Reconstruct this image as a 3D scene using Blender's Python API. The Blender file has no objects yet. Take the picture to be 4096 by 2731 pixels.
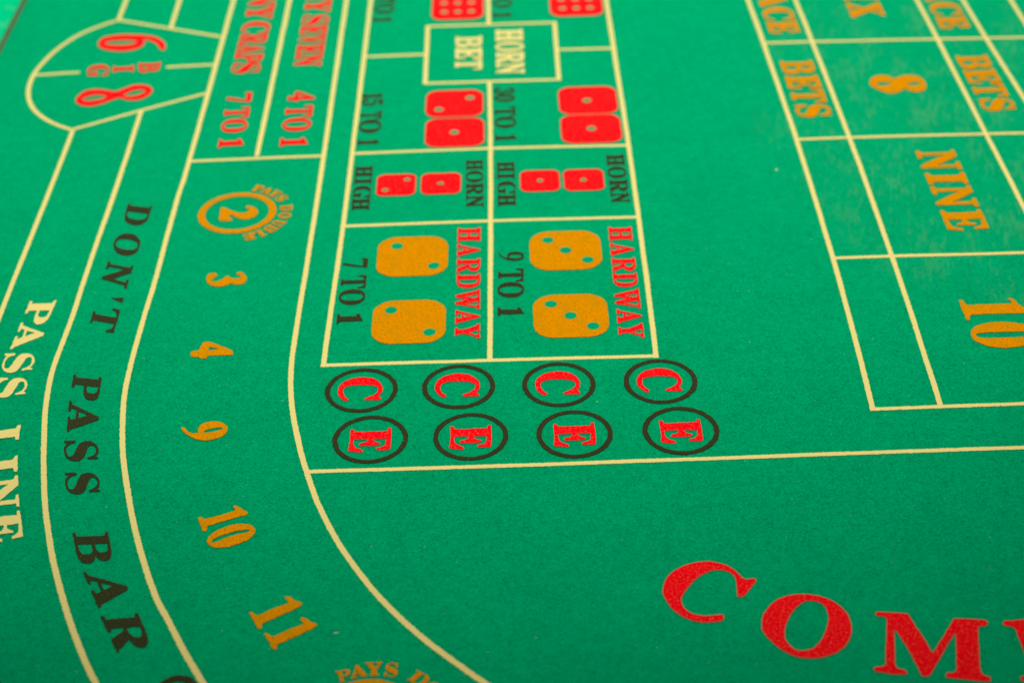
import bpy, math, random
import numpy as np
from mathutils import Matrix, Vector
from mathutils.geometry import tessellate_polygon

random.seed(7)
rng = np.random.default_rng(7)
scene = bpy.context.scene
col = scene.collection

# ------------------------------------------------------------------ camera
PW, PH = 4096, 2731                       # size of the photograph the table was measured on
FPX = 6816.5
PITCH, YAW, ROLL = 0.619959, 0.0030806, -0.0324906


def cam_rotation():
    p, y, r = PITCH, YAW, ROLL
    cx = np.array([1., 0, 0])
    f = np.array([0, math.cos(p), -math.sin(p)])
    u = np.cross(cx, f)
    R = np.stack([cx, u, -f], 1)
    Ry = np.array([[math.cos(y), -math.sin(y), 0], [math.sin(y), math.cos(y), 0], [0, 0, 1]])
    Rr = np.array([[math.cos(r), -math.sin(r), 0], [math.sin(r), math.cos(r), 0], [0, 0, 1]])
    return Ry @ R @ Rr


CR = cam_rotation()
CP = CR[:, 2].copy()                      # the camera stands one metre from the layout
cam = bpy.data.cameras.new("camera")
cam.sensor_fit = 'HORIZONTAL'
cam.sensor_width = 36
cam.lens = 36 * FPX / PW
cam.clip_start, cam.clip_end = 0.01, 50
cam.dof.use_dof = True
cam.dof.focus_distance = 0.925
cam.dof.aperture_fstop = 6.3
cam_o = bpy.data.objects.new("camera", cam)
M = Matrix.Identity(4)
for i in range(3):
    for j in range(3):
        M[i][j] = CR[i, j]
    M[i][3] = CP[i]
cam_o.matrix_world = M
col.objects.link(cam_o)
scene.camera = cam_o

# ------------------------------------------------------------------ light
world = bpy.data.worlds.new("World")
scene.world = world
world.use_nodes = True
bg = world.node_tree.nodes['Background']
bg.inputs[0].default_value = (1.0, 0.95, 0.86, 1)
bg.inputs[1].default_value = 0.27


def area(name, loc, target, size, power, color):
    l = bpy.data.lights.new(name, 'AREA')
    l.shape = 'RECTANGLE'
    l.size, l.size_y = size
    l.energy = power
    l.color = color
    o = bpy.data.objects.new(name, l)
    o.location = loc
    o.rotation_euler = (Vector(target) - Vector(loc)).to_track_quat('-Z', 'Y').to_euler()
    col.objects.link(o)
    return o




def spot(name, loc, target, half, blend, power, color, radius):
    l = bpy.data.lights.new(name, 'SPOT')
    l.spot_size = 2 * math.radians(half)
    l.spot_blend = blend
    l.energy = power
    l.color = color
    l.shadow_soft_size = radius
    o = bpy.data.objects.new(name, l)
    o.location = loc
    o.rotation_euler = (Vector(target) - Vector(loc)).to_track_quat('-Z', 'Y').to_euler()
    col.objects.link(o)
    return o


spot('unseen_overhead_spot', (0.0, 0.60, 1.40), (-0.01, 0.42, 0), 29.8, 0.60, 89, (1.0, 0.98, 0.89), 0.10)  # unseen lamp; soft cone edge shaped to darken the near edge of the layout

scene.view_settings.view_transform = 'Standard'
scene.view_settings.look = 'None'
scene.view_settings.exposure = 0.0
scene.view_settings.gamma = 1.0


# ------------------------------------------------------------------ measuring helpers
def back(px, py):
    """point of the layout plane seen at pixel (px, py) of the photograph"""
    d = CR @ np.array([(px - PW / 2) / FPX, -(py - PH / 2) / FPX, -1.0])
    t = -CP[2] / d[2]
    return (CP + d * t)[:2]


def proj(w):
    w = np.asarray(w, float)
    l = np.hstack([w, np.zeros((len(w), 1))]) - CP
    l = l @ CR
    return np.stack([PW / 2 + FPX * l[:, 0] / -l[:, 2], PH / 2 - FPX * l[:, 1] / -l[:, 2]], 1)


class Zoom:
    def __init__(s, ox, oy, k):
        s.ox, s.oy, s.k = ox, oy, k

    def px(s, x, y):
        return (s.ox + x / s.k, s.oy + y / s.k)

    def w(s, x, y):
        return back(*s.px(x, y))


Z00 = Zoom(0, 0, 2.24); Z90 = Zoom(900, 0, 2.24); Z17 = Zoom(1700, 0, 2.24)
Z29 = Zoom(2900, 0, 2233 / 1196); Z06 = Zoom(0, 600, 2.24); Z96 = Zoom(900, 600, 2.24)
Z196 = Zoom(1900, 600, 2.24); Z306 = Zoom(3096, 600, 2.24); Z311 = Zoom(3096, 1100, 2.24)
Z011 = Zoom(0, 1100, 2.24); Z1013 = Zoom(1000, 1300, 2.24); Z1913 = Zoom(1900, 1300, 2.24)
Z017 = Zoom(0, 1700, 2.24); Z020 = Zoom(0, 2031, 2.24); Z920 = Zoom(900, 2031, 2.24)
Z2521 = Zoom(2500, 2131, 2.352); Z3222 = Zoom(3296, 2231, 2.94); Z718 = Zoom(700, 1850, 2240 / 600)
Z76 = Zoom(760, 700, 2352 / 450); ZC = Zoom(1320, 1430, 2352 / 330); ZE = Zoom(1320, 1660, 2352 / 330)
ZHL = Zoom(1780, 880, 905 / 300); ZHR = Zoom(2370, 880, 905 / 300)
Z90b = Zoom(900, 0, 4.48); ZPD = Zoom(1300, 2600, 3.92); Z0b = Zoom(0, 2500, 2.352)
Z30 = Zoom(3000, 0, 2352 / 450); Z335 = Zoom(3350, 0, 3.92); Z375 = Zoom(3750, 200, 4.9)
Z13 = Zoom(1300, 900, 3.485); Z196b = Zoom(1960, 900, 3.485); Z18 = Zoom(1800, 50, 5.228)
Z379 = Zoom(3796, 1150, 2352 / 450)


# ------------------------------------------------------------------ materials
class N:
    def __init__(s, name):
        s.m = bpy.data.materials.new(name)
        s.m.use_nodes = True
        s.t = s.m.node_tree
        s.b = s.t.nodes['Principled BSDF']
        s.b.inputs['Roughness'].default_value = 0.92
        s.b.inputs['Specular IOR Level'].default_value = 0.0
        s.geo = s.t.nodes.new('ShaderNodeNewGeometry')

    def n(s, kind, **kw):
        nd = s.t.nodes.new('ShaderNode' + kind)
        for k, v in kw.items():
            setattr(nd, k, v)
        return nd

    def l(s, a, b):
        s.t.links.new(a, b)

    def mapped(s, scale, rot=0.0, loc=(0, 0, 0)):
        mp = s.n('Mapping')
        mp.inputs['Rotation'].default_value = (0, 0, rot)
        s.l(s.geo.outputs['Position'], mp.inputs['Vector'])
        m2 = s.n('Mapping')
        m2.inputs['Scale'].default_value = scale
        m2.inputs['Location'].default_value = loc
        s.l(mp.outputs[0], m2.inputs['Vector'])
        return m2.outputs[0]

    def noise(s, scale, rot=0.0, detail=3.0, rough=0.6, loc=(0, 0, 0), dist=0.0):
        nz = s.n('TexNoise')
        nz.inputs['Scale'].default_value = 1.0
        nz.inputs['Detail'].default_value = detail
        nz.inputs['Roughness'].default_value = rough
        nz.inputs['Distortion'].default_value = dist
        s.l(s.mapped(scale, rot, loc), nz.inputs['Vector'])
        return nz.outputs['Fac']

    def ramp(s, fac, a, b, ca, cb):
        r = s.n('ValToRGB')
        r.color_ramp.elements[0].position = a
        r.color_ramp.elements[1].position = b
        r.color_ramp.elements[0].color = (*ca, 1)
        r.color_ramp.elements[1].color = (*cb, 1)
        s.l(fac, r.inputs[0])
        return r.outputs[0]

    def math(s, op, a, b):
        m = s.n('Math', operation=op)
        for i, v in enumerate((a, b)):
            if isinstance(v, (int, float)):
                m.inputs[i].default_value = v
            else:
                s.l(v, m.inputs[i])
        return m.outputs[0]

    def mix(s, fac, a, b, mode='MIX'):
        m = s.n('Mix', data_type='RGBA', blend_type=mode)
        if isinstance(fac, (int, float)):
            m.inputs[0].default_value = fac
        else:
            s.l(fac, m.inputs[0])
        for i, v in ((6, a), (7, b)):
            if isinstance(v, tuple):
                m.inputs[i].default_value = (*v, 1)
            else:
                s.l(v, m.inputs[i])
        return m.outputs[2]

    def bump(s, h, strength, dist):
        b = s.n('Bump')
        b.inputs['Strength'].default_value = strength
        b.inputs['Distance'].default_value = dist
        s.l(h, b.inputs['Height'])
        s.l(b.outputs[0], s.b.inputs['Normal'])

    def color(s, c):
        s.l(c, s.b.inputs['Base Color'])


GREEN_A = (0.000, 0.290, 0.116)
GREEN_B = (0.000, 0.385, 0.158)


def felt_nodes(m, fibre=False):
    """green baize: fine pile in several directions, soft mottling, chalky wear by the place boxes"""
    f1 = m.noise((1100, 380, 1), 0.5, 2.0)
    f2 = m.noise((420, 1200, 1), 0.9, 2.0, loc=(3, 1, 0))
    f3 = m.noise((800, 700, 1), 0.0, 3.0, 0.7)
    h = m.math('ADD', m.math('MULTIPLY', f1, 0.40), m.math('ADD', m.math('MULTIPLY', f2, 0.40), m.math('MULTIPLY', f3, 0.20)))
    big = m.noise((26, 19, 1), 0.2, 3.0, 0.65)
    mid = m.noise((150, 120, 1), 0.6, 3.0, 0.7)
    base = m.ramp(h, 0.34, 0.66, GREEN_A, GREEN_B)
    base = m.mix(0.6, base, m.ramp(mid, 0.35, 0.65, (0.90, 0.90, 0.90), (1.08, 1.08, 1.08)), 'MULTIPLY')
    base = m.mix(0.55, base, m.ramp(big, 0.3, 0.7, (0.91, 0.91, 0.91), (1.06, 1.06, 1.06)), 'MULTIPLY')
    # worn patches, a stain with its own shape round the place boxes
    sep = m.n('SeparateXYZ')
    m.l(m.geo.outputs['Position'], sep.inputs[0])
    dx = m.math('DIVIDE', m.math('SUBTRACT', sep.outputs[0], 0.325), 0.155)
    dy = m.math('DIVIDE', m.math('SUBTRACT', sep.outputs[1], 0.25), 0.27)
    rr = m.math('ADD', m.math('MULTIPLY', dx, dx), m.math('MULTIPLY', dy, dy))
    reg = m.math('MAXIMUM', m.math('SUBTRACT', 1.0, rr), 0.0)
    reg = m.math('MINIMUM', m.math('MULTIPLY', reg, 1.6), 1.0)
    w1 = m.noise((330, 62, 1), 0.20, 5.0, 0.72, loc=(5, 8, 0))
    w2 = m.noise((44, 20, 1), 0.20, 2.0, 0.5, loc=(1, 4, 0))
    wm = m.math('ADD', m.math('MULTIPLY', w1, 0.62), m.math('MULTIPLY', w2, 0.38))
    mr = m.n('MapRange')
    mr.inputs['From Min'].default_value = 0.515
    mr.inputs['From Max'].default_value = 0.60
    m.l(wm, mr.inputs['Value'])
    fac = m.math('MULTIPLY', m.math('MULTIPLY', mr.outputs[0], reg), 0.125)
    base = m.mix(fac, base, (0.24, 0.42, 0.17))
    # faint traffic dust all over
    d = m.noise((700, 520, 1), 0.3, 2.0, 0.5, loc=(9, 2, 0))
    mr2 = m.n('MapRange')
    mr2.inputs['From Min'].default_value = 0.74
    mr2.inputs['From Max'].default_value = 0.80
    m.l(d, mr2.inputs['Value'])
    base = m.mix(m.math('MULTIPLY', mr2.outputs[0], 0.35), base, (0.30, 0.45, 0.16))
    return base, h


m = N('green_felt')
c_, h_ = felt_nodes(m)
m.color(c_)
m.bump(h_, 0.55, 0.0006)
FELT = m.m

m = N('felt_fibre')
c_, h_ = felt_nodes(m)
isl = m.ramp(m.geo.outputs['Random Per Island'], 0.0, 1.0, (0.64, 0.64, 0.64), (1.42, 1.42, 1.42))
m.color(m.mix(1.0, c_, isl, 'MULTIPLY'))
FIBRE = m.m

m = N('wall_felt')
f = m.noise((300, 300, 300), 0, 3.0)
b_ = m.ramp(f, 0.3, 0.7, (0.0, 0.47, 0.20), (0.0, 0.54, 0.235))
w_ = m.noise((70, 70, 30), 0, 4.0, 0.65)
mr = m.n('MapRange')
mr.inputs['From Min'].default_value = 0.5
mr.inputs['From Max'].default_value = 0.68
m.l(w_, mr.inputs['Value'])
m.color(m.mix(m.math('MULTIPLY', mr.outputs[0], 0.35), b_, (0.2, 0.50, 0.25)))
m.bump(f, 0.4, 0.001)
WALLFELT = m.m


def ink(name, ca, cb, sc=1500, speck=None, thr=0.60, mott=None, weave=0.0):
    m = N(name)
    f = m.noise((sc, sc * 0.8, 1), 0.4, 2.0, 0.6)
    base = m.ramp(f, 0.3, 0.7, ca, cb)
    if speck:
        s_ = m.noise((sc * 0.62, sc * 0.5, 1), 1.1, 2.0, 0.55, loc=(4, 4, 0))
        mr = m.n('MapRange')
        mr.inputs['From Min'].default_value = thr
        mr.inputs['From Max'].default_value = thr + 0.09
        m.l(s_, mr.inputs['Value'])
        base = m.mix(mr.outputs[0], base, speck)
    if mott:
        g = m.noise((130, 110, 1), 0.2, 4.0, 0.7)
        mr = m.n('MapRange')
        mr.inputs['From Min'].default_value = 0.46
        mr.inputs['From Max'].default_value = 0.72
        m.l(g, mr.inputs['Value'])
        base = m.mix(mr.outputs[0], base, mott)
    m.color(base)
    m.bump(f, 0.35, 0.0003)
    return m.m


CREAM = ink('cream_ink', (0.72, 0.59, 0.195), (0.84, 0.71, 0.270), 1300, (0.50, 0.62, 0.19), 0.61, (0.76, 0.66, 0.23))
RED = ink('red_ink', (0.82, 0.000, 0.008), (0.95, 0.001, 0.012), 1500, (0.95, 0.080, 0.024), 0.555, (0.92, 0.010, 0.012))
GOLD = ink('gold_ink', (0.64, 0.215, 0.0), (0.76, 0.295, 0.0), 1500, (0.40, 0.150, 0.0), 0.55, (0.50, 0.235, 0.003))
BLACK = ink('black_ink', (0.022, 0.028, 0.010), (0.045, 0.050, 0.020), 1500, (0.100, 0.070, 0.028), 0.60)
HALO = ink('ink_fringe', (0.28, 0.20, 0.11), (0.40, 0.28, 0.15), 1500)
DARK_EDGE = ink('dark_fringe', (0.0, 0.13, 0.05), (0.0, 0.17, 0.07), 1500)

m = N('seam_braid')
f = m.noise((500, 500, 500), 0, 2.0)
m.color(m.ramp(f, 0.3, 0.7, (0.09, 0.12, 0.06), (0.17, 0.20, 0.10)))
BRAID = m.m
m = N('lint')
m.b.inputs['Base Color'].default_value = (0.62, 0.68, 0.40, 1)
LINT = m.m
m = N('dark_board')
f = m.noise((12, 140, 12), 0, 4.0)
m.color(m.ramp(f, 0.3, 0.7, (0.10, 0.055, 0.028), (0.19, 0.105, 0.05)))
BOARD = m.m


# ------------------------------------------------------------------ things
def empty(name, label, cat, loc=(0, 0, 0)):
    o = bpy.data.objects.new(name, None)
    o.location = loc
    o['label'] = label
    o['category'] = cat
    col.objects.link(o)
    return o


def link(name, me, mat, parent=None, label=None):
    me.materials.append(mat)
    o = bpy.data.objects.new(name, me)
    if parent:
        o.parent = parent
    if label:
        o['label'] = label
    col.objects.link(o)
    return o


cloth = empty('craps_layout_cloth', 'green felt craps layout printed with betting boxes, letters, numbers and dice', 'table cloth')
table = empty('craps_table', 'craps table bed with braided seam and felt slope at the top left corner', 'table')

# ------------------------------------------------------------------ printing
_noise_ph = rng.uniform(0, 6.28, 8)


def resample(P, step):
    P = np.asarray(P, float)
    Q = np.vstack([P, P[:1]])
    seg = np.hypot(*(Q[1:] - Q[:-1]).T)
    out = []
    for i, L in enumerate(seg):
        n = max(1, int(round(L / step)))
        for k in range(n):
            out.append(Q[i] + (Q[i + 1] - Q[i]) * k / n)
    return np.array(out)


def area2(P):
    x, y = P[:, 0], P[:, 1]
    return 0.5 * np.sum(x * np.roll(y, -1) - np.roll(x, -1) * y)


def normals(P):
    t = np.roll(P, -1, 0) - np.roll(P, 1, 0)
    t /= np.maximum(np.hypot(*t.T), 1e-9)[:, None]
    nrm = np.stack([t[:, 1], -t[:, 0]], 1)
    return nrm if area2(P) > 0 else -nrm          # points away from the enclosed area


def smooth_rand(n, k=1):
    r = rng.normal(0, 1, n)
    for _ in range(k):
        r = (r + np.roll(r, 1) + np.roll(r, -1)) / 1.9
    return r


def rough(P, amp):
    return P + normals(P) * (smooth_rand(len(P)) * amp)[:, None]


def fill_mesh(name, contours, z):
    vecs = [[Vector((p[0], p[1], 0)) for p in c] for c in contours]
    tris = tessellate_polygon(vecs)
    flat = [(p[0], p[1], z) for c in contours for p in c]
    fs = []
    for t in tris:
        a, b, c = (Vector(flat[i]) for i in t)
        cr = (b - a).cross(c - a).z
        if abs(cr) < 1e-14:
            continue
        fs.append(t if cr > 0 else (t[0], t[2], t[1]))
    me = bpy.data.meshes.new(name)
    me.from_pydata(flat, [], fs)
    return me


ZINK = 0.00038
_zk = [0]
_zl = [0]


def printed(name, contours, mat, label=None, fringe=None, amp=0.00009, step=0.0007, off=0.00042, parent=None, z=ZINK, grow=0.0, inset=0.0):
    """ink shape lying on the cloth: contours[0] outline, others holes, in table metres"""
    _zk[0] += 1
    z = z + (_zk[0] % 5) * 0.000008
    C = []
    for i, c in enumerate(contours):
        c = resample(c, step)
        if inset:
            c = c - normals(c) * (inset if i == 0 else -inset)
        C.append(rough(c, amp))
    me = fill_mesh(name, C, z)
    if grow:                       # heavier strokes: a thin band of ink round every contour
        bm_v = [tuple(v.co) for v in me.vertices]
        bm_f = [tuple(p.vertices) for p in me.polygons]
        k = 0
        for i, c in enumerate(C):
            g = abs(grow) if i == 0 else -abs(grow)
            f_ = c + normals(c) * g
            for j in range(len(c)):
                j2 = (j + 1) % len(c)
                zz = z + 0.000012 + (k % 9) * 0.000003
                k += 1
                b0 = len(bm_v)
                bm_v += [(*c[j], zz), (*c[j2], zz), (*f_[j2], zz), (*f_[j], zz)]
                bm_f.append((b0, b0 + 1, b0 + 2, b0 + 3))
        me = bpy.data.meshes.new(name)
        me.from_pydata(bm_v, [], bm_f)
    o = link(name, me, mat, parent or cloth, label)
    if fringe:
        F = [c + normals(c) * (off if i == 0 else -off) for i, c in enumerate(C)]
        # a fringe is a closed ring round each contour, just outside it
        vs, fs = [], []
        for c, f_ in zip(C, F):
            s = len(vs); n = len(c)
            inn = c - (f_ - c) * 0.5
            vs += [(*p, z - 0.00006) for p in inn] + [(*p, z - 0.00006) for p in f_]
            fs += [(s + i, s + (i + 1) % n, s + n + (i + 1) % n, s + n + i) for i in range(n)]
        me = bpy.data.meshes.new('fringe')
        me.from_pydata(vs, [], fs)
        link('fringe', me, fringe, o)
    return o


def spline_pts(s, sub=5):
    """'x,y' tokens, '*' marks a corner; a closed outline with smooth runs between corners"""
    toks = s.split()
    P = np.array([[float(v) for v in t.strip('*').split(',')] for t in toks])
    cor = [t.endswith('*') for t in toks]
    n = len(P); out = []
    for i in range(n):
        p1, p2 = P[i], P[(i + 1) % n]
        p0 = P[i - 1] if not cor[i] else p1 - (p2 - p1) * 0.4
        p3 = P[(i + 2) % n] if not cor[(i + 1) % n] else p2 + (p2 - p1) * 0.4
        for k in range(sub):
            t = k / sub
            out.append(0.5 * ((2 * p1) + (-p0 + p2) * t + (2 * p0 - 5 * p1 + 4 * p2 - p3) * t * t + (-p0 + 3 * p1 - 3 * p2 + p3) * t ** 3))
    return np.array(out)


def traced(zm, *outs, shift=(0, 0)):
    res = []
    for s in outs:
        q = spline_pts(s)
        res.append(np.array([zm.w(x + shift[0], y + shift[1]) for x, y in q]))
    return res


def path(d):
    """tiny path language: M L Q C Z with absolute coordinates"""
    t = d.replace(',', ' ').split(); i = 0; cs = []; cur = None; c = []
    while i < len(t):
        k = t[i]
        if k == 'Z':
            cs.append(np.array(c)); c = []; i += 1; continue
        if k in 'ML':
            cur = np.array([float(t[i + 1]), float(t[i + 2])]); c.append(cur); i += 3
        elif k == 'Q':
            a = np.array([float(v) for v in t[i + 1:i + 5]]).reshape(2, 2)
            for u in np.linspace(0, 1, 7)[1:]:
                c.append((1 - u) ** 2 * cur + 2 * u * (1 - u) * a[0] + u * u * a[1])
            cur = a[1]; i += 5
        elif k == 'C':
            a = np.array([float(v) for v in t[i + 1:i + 7]]).reshape(3, 2)
            for u in np.linspace(0, 1, 11)[1:]:
                c.append((1 - u) ** 3 * cur + 3 * u * (1 - u) ** 2 * a[0] + 3 * u * u * (1 - u) * a[1] + u ** 3 * a[2])
            cur = a[2]; i += 7
    return [q[:-1] if np.allclose(q[0], q[-1]) else q for q in cs]


G = {k: path(v) for k, v in {
    'H': "M 0,0 L 47,0 L 47,9 L 37,13 L 37,44 L 63,44 L 63,13 L 53,9 L 53,0 L 100,0 L 100,9 L 91,13 L 91,87 L 100,91 L 100,100 L 53,100 L 53,91 L 63,87 L 63,55 L 37,55 L 37,87 L 47,91 L 47,100 L 0,100 L 0,91 L 9,87 L 9,13 L 0,9 Z",
    'I': "M 0,0 L 100,0 L 100,8 L 76,14 L 76,86 L 100,92 L 100,100 L 0,100 L 0,92 L 24,86 L 24,14 L 0,8 Z",
    'N': "M 0,0 L 38,0 L 38,8 L 25,12 L 25,70 L 76,-2 L 89,-2 L 89,88 L 100,92 L 100,100 L 62,100 L 62,92 L 76,88 L 76,40 L 32,100 L 0,100 L 0,92 L 12,88 L 12,12 L 0,8 Z",
    'E': "M 0,0 L 92,0 L 100,36 L 90,36 C 86,18 78,10 62,10 L 45,10 L 45,45 L 50,45 C 60,44 64,40 66,28 L 74,28 L 74,73 L 66,73 C 64,60 60,56 50,56 L 45,56 L 45,90 L 60,90 C 76,90 82,82 85,66 L 95,66 L 92,100 L 0,100 L 0,91 L 13,88 L 13,12 L 0,9 Z",
    'T': "M 26,0 L 74,0 L 74,8 L 63,12 L 63,91 L 70,91 C 84,90 90,82 92,68 L 100,68 L 98,100 L 2,100 L 0,68 L 8,68 C 10,82 16,90 30,91 L 37,91 L 37,12 L 26,8 Z",
    'P': "M 0,0 L 54,0 L 54,9 L 42,12 L 42,43 L 58,43 C 86,43 100,54 100,72 C 100,90 86,100 58,100 L 0,100 L 0,91 L 12,88 L 12,12 L 0,9 Z M 42,53 L 42,90 L 52,90 C 66,90 71,84 71,72 C 71,60 66,53 52,53 Z",
    'R': "M 0,0 L 46,0 L 46,9 L 37,12 L 37,44 L 44,45 L 66,0 L 100,0 L 100,8 L 93,11 L 70,48 C 86,52 94,60 94,73 C 94,90 80,100 54,100 L 0,100 L 0,91 L 11,88 L 11,12 L 0,9 Z M 37,55 L 37,90 L 48,90 C 60,90 66,84 66,73 C 66,61 60,55 48,55 Z",
    'B': "M 0,0 L 58,0 C 86,0 100,10 100,28 C 100,42 90,50 74,53 C 88,56 95,64 95,76 C 95,92 82,100 56,100 L 0,100 L 0,92 L 12,89 L 12,11 L 0,8 Z M 38,10 L 38,48 L 52,48 C 66,48 71,40 71,29 C 71,17 66,10 52,10 Z M 38,57 L 38,91 L 50,91 C 62,91 67,85 67,74 C 67,63 62,57 50,57 Z",
    'D': "M 0,0 L 48,0 C 82,0 100,18 100,50 C 100,82 82,100 48,100 L 0,100 L 0,92 L 11,89 L 11,11 L 0,8 Z M 40,9 L 40,91 L 47,91 C 66,91 73,78 73,50 C 73,22 66,9 47,9 Z",
    'O': "M 50,-2 C 80,-2 100,18 100,50 C 100,82 80,102 50,102 C 20,102 0,82 0,50 C 0,18 20,-2 50,-2 Z M 50,7 C 67,7 73,22 73,50 C 73,78 67,93 50,93 C 33,93 27,78 27,50 C 27,22 33,7 50,7 Z",
    '0': "M 50,-2 C 80,-2 100,18 100,50 C 100,82 80,102 50,102 C 20,102 0,82 0,50 C 0,18 20,-2 50,-2 Z M 50,7 C 62,7 66,22 66,50 C 66,78 62,93 50,93 C 38,93 34,78 34,50 C 34,22 38,7 50,7 Z",
    'A': "M 0,0 L 35,0 L 35,8 L 24,11 L 29,26 L 57,26 L 62,11 L 52,8 L 52,0 L 100,0 L 100,8 L 93,11 L 56,100 L 46,100 L 10,11 L 0,8 Z M 33,35 L 43,66 L 54,35 Z",
    'S': "M 2,0 L 11,0 L 16,9 C 26,2 36,-2 50,-2 C 82,-2 99,12 99,32 C 99,46 90,54 72,60 L 42,69 C 30,72 24,76 24,83 C 24,90 34,94 46,94 C 64,94 78,86 82,67 L 91,67 L 90,100 L 82,100 L 78,92 C 70,98 60,102 48,102 C 20,102 3,88 3,69 C 3,55 12,46 30,39 L 60,29 C 72,25 77,21 77,15 C 77,8 66,5 52,5 C 32,5 16,14 12,34 L 2,34 Z",
    'C': "M 99,62 L 91,62 C 88,82 78,94 62,94 C 42,94 32,78 32,50 C 32,22 42,7 62,7 C 76,7 88,14 93,30 L 100,26 C 93,6 78,-2 56,-2 C 22,-2 0,18 0,50 C 0,82 22,102 54,102 C 66,102 76,98 84,92 L 90,101 L 98,101 Z",
    'G': "M 99,64 L 91,64 C 87,84 76,94 60,94 C 40,94 31,78 31,50 C 31,20 40,6 58,6 C 64,6 68,9 68,14 L 68,34 L 56,38 L 56,46 L 100,46 L 100,38 L 93,34 L 93,0 L 86,0 L 80,8 C 74,2 64,-2 52,-2 C 20,-2 0,18 0,50 C 0,82 20,102 52,102 C 64,102 75,98 82,92 L 88,101 L 98,101 Z",
    'L': "M 0,0 L 94,0 L 100,38 L 90,38 C 86,20 78,10 60,10 L 44,10 L 44,88 L 56,91 L 56,100 L 0,100 L 0,91 L 12,88 L 12,12 L 0,9 Z",
    'U': "M 0,100 L 0,91 L 11,88 L 11,34 C 11,10 26,-2 52,-2 C 76,-2 90,10 90,32 L 90,88 L 100,91 L 100,100 L 64,100 L 64,91 L 76,88 L 76,34 C 76,18 70,10 58,10 C 46,10 40,16 40,34 L 40,88 L 50,91 L 50,100 Z",
    'V': "M 0,100 L 0,91 L 8,89 L 42,-2 L 57,-2 L 92,89 L 100,91 L 100,100 L 62,100 L 62,91 L 77,88 L 57,30 L 38,88 L 50,91 L 50,100 Z",
    'W': "M 0,100 L 0,91 L 6,89 L 27,-2 L 38,-2 L 50,48 L 63,-2 L 74,-2 L 94,89 L 100,91 L 100,100 L 76,100 L 76,91 L 84,88 L 73,32 L 61,88 L 68,91 L 68,100 L 34,100 L 34,91 L 41,88 L 43,78 L 35,32 L 25,88 L 32,91 L 32,100 Z",
    'X': "M 0,0 L 38,0 L 38,9 L 27,11 L 44,38 L 58,11 L 50,9 L 50,0 L 100,0 L 100,9 L 92,11 L 60,60 L 78,89 L 92,91 L 92,100 L 58,100 L 58,91 L 67,89 L 53,69 L 42,89 L 52,91 L 52,100 L 2,100 L 2,91 L 10,89 L 37,48 L 12,11 L 0,9 Z",
    'Y': "M 24,0 L 76,0 L 76,9 L 65,12 L 65,42 L 91,89 L 100,91 L 100,100 L 64,100 L 64,91 L 77,89 L 57,54 L 42,89 L 52,91 L 52,100 L 0,100 L 0,91 L 8,89 L 35,42 L 35,12 L 24,9 Z",
    "'": "M 44,0 L 56,0 L 82,58 C 102,84 82,100 50,100 C 18,100 -2,84 18,58 Z",
    '1': "M 0,0 L 100,0 L 100,8 L 82,13 L 82,100 L 72,100 L 2,84 L 6,74 L 28,76 L 28,13 L 0,8 Z",
    '3': "M 2,22 C 2,8 20,-2 48,-2 C 80,-2 98,10 98,30 C 98,44 88,52 72,55 C 86,60 92,68 92,78 C 92,94 74,102 48,102 C 22,102 6,92 6,80 C 6,72 12,68 20,68 C 30,68 36,74 36,84 C 40,92 46,94 50,94 C 60,94 66,88 66,78 C 66,66 58,60 40,60 L 40,50 C 60,50 68,44 68,30 C 68,14 60,6 48,6 C 40,6 34,10 34,20 C 34,28 28,34 18,34 C 8,34 2,30 2,22 Z",
    '4': "M 50,0 L 88,0 L 88,10 L 84,12 L 84,24 L 100,24 L 100,38 L 84,38 L 84,100 L 66,100 L 0,38 L 0,24 L 54,24 L 54,12 L 50,10 Z M 54,38 L 54,72 L 20,38 Z",
    '5': "M 12,100 L 88,100 L 88,82 L 24,82 L 23,60 C 32,67 40,69 50,69 C 82,69 98,56 98,34 C 98,10 80,-2 46,-2 C 16,-2 2,8 2,20 C 2,30 8,34 16,34 C 26,34 32,28 32,20 C 32,12 36,6 46,6 C 62,6 68,16 68,34 C 68,52 62,60 46,60 C 34,60 26,56 20,50 L 12,50 Z",
    '7': "M 0,72 L 8,72 L 12,80 L 84,80 L 44,0 L 68,-2 L 100,80 L 100,100 L 2,100 Z",
    '9': "M 8,-2 C 60,8 98,34 98,66 C 98,90 78,102 50,102 C 20,102 2,90 2,66 C 2,46 18,34 42,34 C 54,34 62,37 68,42 C 62,22 40,8 4,4 Z M 50,93 C 64,93 70,86 70,68 C 70,50 64,43 50,43 C 36,43 30,50 30,68 C 30,86 36,93 50,93 Z",
}.items()}

CNAME = {}


def put(ch, quad, mat, word, color, fringe=None, name=None, amp=0.00008, grow=0.0):
    """glyph stretched on a quad (base start, base end, top end, top start) of the table plane"""
    a, b, c, d = (np.asarray(q, float) for q in quad)
    cs = []
    for g in G[ch]:
        u = g[:, 0:1] / 100; v = g[:, 1:2] / 100
        cs.append((1 - v) * ((1 - u) * a + u * b) + v * ((1 - u) * d + u * c))
    nm = name or ('numeral' if ch.isdigit() else 'apostrophe' if ch == "'" else 'letter')
    lab = f"{color} {'numeral' if ch.isdigit() else 'apostrophe' if ch == chr(39) else 'letter'} {ch if ch != chr(39) else ''}".strip() + f" of {word}"
    return printed(nm, cs, mat, lab, fringe, amp=amp, off=0.00030, grow=grow)


def putz(zm, ch, quad, mat, word, color, fringe=None, amp=0.00008):
    return put(ch, [zm.w(*q) for q in quad], mat, word, color, fringe, amp=amp)


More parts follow.
